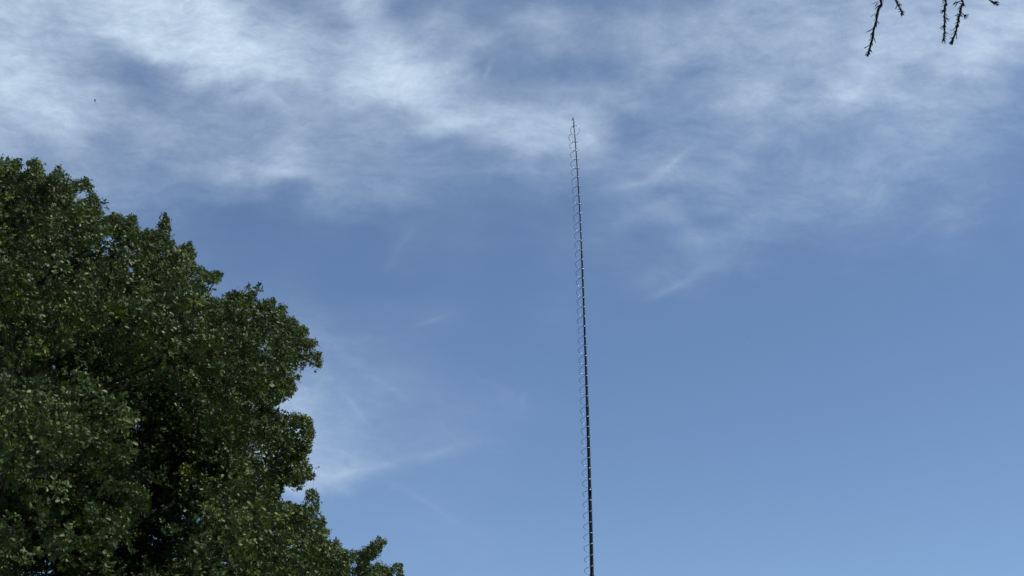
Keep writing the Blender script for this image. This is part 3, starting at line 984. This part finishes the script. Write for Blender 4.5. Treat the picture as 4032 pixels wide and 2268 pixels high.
T.append(shoot(B, SB_, [(300, -30), (300, 150), (306, 300), (300, 500), (296, 750), (300, 900), (290, 1050), (276, 1200)], (8.5, 6.0), [
    (270, 20, 215, 60, 2), (275, 60, 235, 125, 2), (290, -10, 240, 30, 2), (330, 0, 380, 22, 2), (320, 60, 355, 60), (330, 90, 388, 128, 3), (280, 285, 160, 330, 2), (285, 300, 165, 400, 3),
    (280, 310, 208, 418, 3), (330, 250, 352, 342, 2), (325, 400, 378, 500, 2), (320, 530, 455, 572, 4), (330, 540, 432, 632, 4), (330, 590, 345, 705, 4),
    (285, 745, 145, 862, 3), (285, 770, 205, 900, 4), (290, 760, 240, 830, 3), (310, 750, 348, 828, 3), (315, 940, 418, 1025, 2), (320, 960, 350, 1060, 2), (290, 960, 250, 1030, 2),
    (290, 1040, 232, 1120, 3), (295, 1040, 352, 1110, 3), (285, 1120, 210, 1265, 3), (290, 1110, 352, 1185, 2), (276, 1190, 228, 1308, 2), (280, 1180, 340, 1275, 3), (278, 1200, 312, 1315, 2), (262, 600, 235, 618)],
    seed=3, up_to=on_bough(1.23)))
T.append(shoot(B, SB_, [(815, -30), (822, 120), (792, 250), (775, 350), (742, 480), (702, 680), (662, 850), (632, 1000), (575, 1120), (520, 1290)], (9.0, 7.5), [
    (650, 70, 558, 105, 4), (650, 75, 556, 155, 5), (680, 80, 598, 212, 3), (660, 60, 620, 50, 2), (765, 180, 690, 298, 2), (745, 290, 735, 350, 2),
    (880, 450, 1035, 424, 3), (885, 455, 1025, 480, 4), (890, 460, 1000, 525, 4), (885, 470, 962, 575, 3), (885, 470, 905, 585, 4), (740, 430, 608, 475, 3), (735, 450, 655, 520, 4), (700, 400, 650, 470, 2),
    (785, 430, 852, 512, 3), (785, 440, 795, 522, 2), (700, 540, 648, 605, 4), (735, 550, 758, 705, 3), (690, 640, 585, 728, 2), (680, 690, 610, 792, 2), (715, 700, 702, 830, 3),
    (655, 800, 555, 885, 2), (600, 895, 520, 905), (525, 905, 455, 890), (610, 930, 575, 975, 2), (590, 1010, 445, 1032, 1), (645, 1010, 668, 1100, 2), (664, 1080, 655, 1180, 2),
    (570, 1105, 455, 1155, 2), (560, 1130, 495, 1162, 2), (540, 1190, 435, 1300, 5), (530, 1200, 450, 1332, 5), (530, 1220, 500, 1340, 5), (560, 1180, 545, 1330, 5), (540, 1300, 520, 1350, 3)],
    sub=[([(800, 30), (720, 55), (640, 75)], (4, 5)), ([(795, 365), (845, 415), (885, 460)], (3.5, 4.5))], seed=4, up_to=on_bough(1.31)))
T.append(shoot(B, SB_, [(1600, -40), (1680, 10), (1760, 65), (1840, 110)], (4.5, 6.5), [
    (1790, 60, 1905, 32, 4), (1800, 70, 1948, 66, 5), (1830, 100, 1942, 138, 4), (1840, 105, 1915, 160, 4), (1840, 110, 1872, 178, 4), (1740, 70, 1798, 156, 3), (1780, 80, 1850, 140, 4), (1820, 80, 1900, 60, 3)],
    seed=5, up_to=on_bough(1.15)))
for m in T:
    m.build('hanging_shoot', M_SHOOT, larch)
# bough, trunk and upper boughs with needle tufts (above and beside the frame); upper ones added to shade the shoots
mb = MB()
mb.tube(BI, list(np.linspace(0.055, 0.010, len(BI))), 10)
mb.build('bough', M_LBARK, larch)
mb = MB()
tp = interp([Vector((4.3, 4.4, 0)), Vector((4.28, 4.42, .5)), Vector((4.3, 4.4, 4)), Vector((4.35, 4.4, 8)), Vector((4.3, 4.4, 13))], 5)
mb.tube(tp, list(np.interp(np.linspace(0, 1, len(tp)), [0, .1, 1], [.34, .24, .03])), 14)
mb.build('trunk', M_LBARK, larch)
cm = MB()
for k in range(26):
    h = 5.4 + k * 0.27
    a = k * 2.39996 + math.pi
    L = max(0.7, 3.4 - k * 0.11)
    if k < 7:
        a = math.pi * (0.75 + 0.11 * k)      # lowest boughs reach out towards the photographer's side
    dv = Vector((math.cos(a), math.sin(a), 0.0))
    s = Vector((4.3, 4.4, h))
    pp = interp([s, s + dv * L * .4 + Vector((0, 0, .12)), s + dv * L * .8 + Vector((0, 0, 0.0)), s + dv * L + Vector((0, 0, -.08))], 6)
    pj = proj(pp)
    keep = [i_ for i_ in range(len(pp)) if not (pj[i_][0] < 4500 and pj[i_][1] > -420 and pp[i_].y > 0.5)]
    ncut = 0
    while ncut < len(pp) and ncut in keep:
        ncut += 1
    pp = pp[:ncut]
    if len(pp) < 4:
        continue
    cm.tube(pp, list(np.linspace(0.045, 0.008, len(pp))), 6, mi=1)
    for j in range(3, len(pp)):
        for q_ in range(7):
            b0 = pp[j]
            dr = Vector((rl.uniform(-1, 1), rl.uniform(-1, 1), rl.uniform(-.5, .3))).normalized() * rl.uniform(.15, .45)
            e = b0 + dr
            cm.tube([b0, b0.lerp(e, .5), e], [.006, .005, .003], 4, mi=0)
            for z_ in range(12):
                c0 = b0.lerp(e, rl.uniform(.1, 1))
                nn = Vector((rl.uniform(-1, 1), rl.uniform(-1, 1), rl.uniform(-1, 1))).normalized() * 0.035
                cm.tube([c0, c0 + nn], [.0035, .0015], 3, cap=False)
cm.build('crown', [M_SHOOT, M_LBARK], larch, smooth=False)

# ------------------------------------------------------------------ birds
M_BIRD = mat('dark_plumage', (0.02, 0.022, 0.028), 0.7, 0.2, 20, (0.035, 0.038, 0.045))


def bird_mesh():
    m = MB()
    # body along +X (head), with shaped head and beak
    xs = [-.105, -.09, -.05, 0.0, .05, .085, .105, .125, .142, .155]
    rs = [.006, .014, .026, .033, .030, .021, .020, .019, .010, .002]
    m.tube([Vector((x, 0, 0.004 * math.sin(x * 20))) for x in xs], rs, 12)
    # tail fan
    b0 = len(m.v)
    m.v += [Vector(p) for p in [(-.085, .008, .004), (-.085, -.008, .004), (-.17, -.030, .0), (-.178, 0, .002), (-.17, .030, .0), (-.085, .008, -.003), (-.085, -.008, -.003), (-.17, -.030, -.003), (-.178, 0, -.002), (-.17, .030, -.003)]]
    for f in [(0, 1, 2, 3, 4), (9, 8, 7, 6, 5), (1, 6, 7, 2), (2, 7, 8, 3), (3, 8, 9, 4), (4, 9, 5, 0), (0, 5, 6, 1)]:
        m.f.append(tuple(b0 + i for i in f)); m.m.append(0)
    for s in (1, -1):        # wings beating down: shoulder, wrist, swept tip
        st = [(.055, -.030, .022 * s, .014), (.060, -.040, .085 * s, .004), (.052, -.048, .135 * s, -.028), (.018, -.050, .185 * s, -.080), (-.030, -.052, .215 * s, -.125)]
        b0 = len(m.v)
        for (x1, x2, y, z) in st:
            m.v += [Vector((x1, y, z)), Vector((x2, y, z - .004)), Vector((x2, y, z - .006)), Vector((x1, y, z - .007))]
        for i in range(len(st) - 1):
            for k in range(4):
                a = b0 + i * 4 + k; b_ = b0 + i * 4 + (k + 1) % 4
                m.f.append((a, b_, b_ + 4, a + 4)); m.m.append(0)
        m.f.append(tuple(b0 + k for k in range(4))); m.m.append(0)
        e = b0 + (len(st) - 1) * 4
        m.f.append(tuple(e + k for k in range(4))); m.m.append(0)
    return m


bd = bird_mesh().build('flying_bird', M_BIRD)
bd.location = at(374, 394, 110)
bd.scale = (0.8, 0.8, 0.8)
bd.rotation_euler = (math.radians(28), math.radians(20), math.radians(205))
tag(bd, 'small dark bird flying with drooped wings against the bright cloud at upper left', 'bird', 'birds in the sky')
b2 = bd.copy()
COL.objects.link(b2)
b2.location = at(2942, 1327, 330)
b2.rotation_euler = (0, math.radians(-10), math.radians(150))
tag(b2, 'tiny faint bird, a mere speck in clear blue sky right of the pole', 'bird', 'birds in the sky')
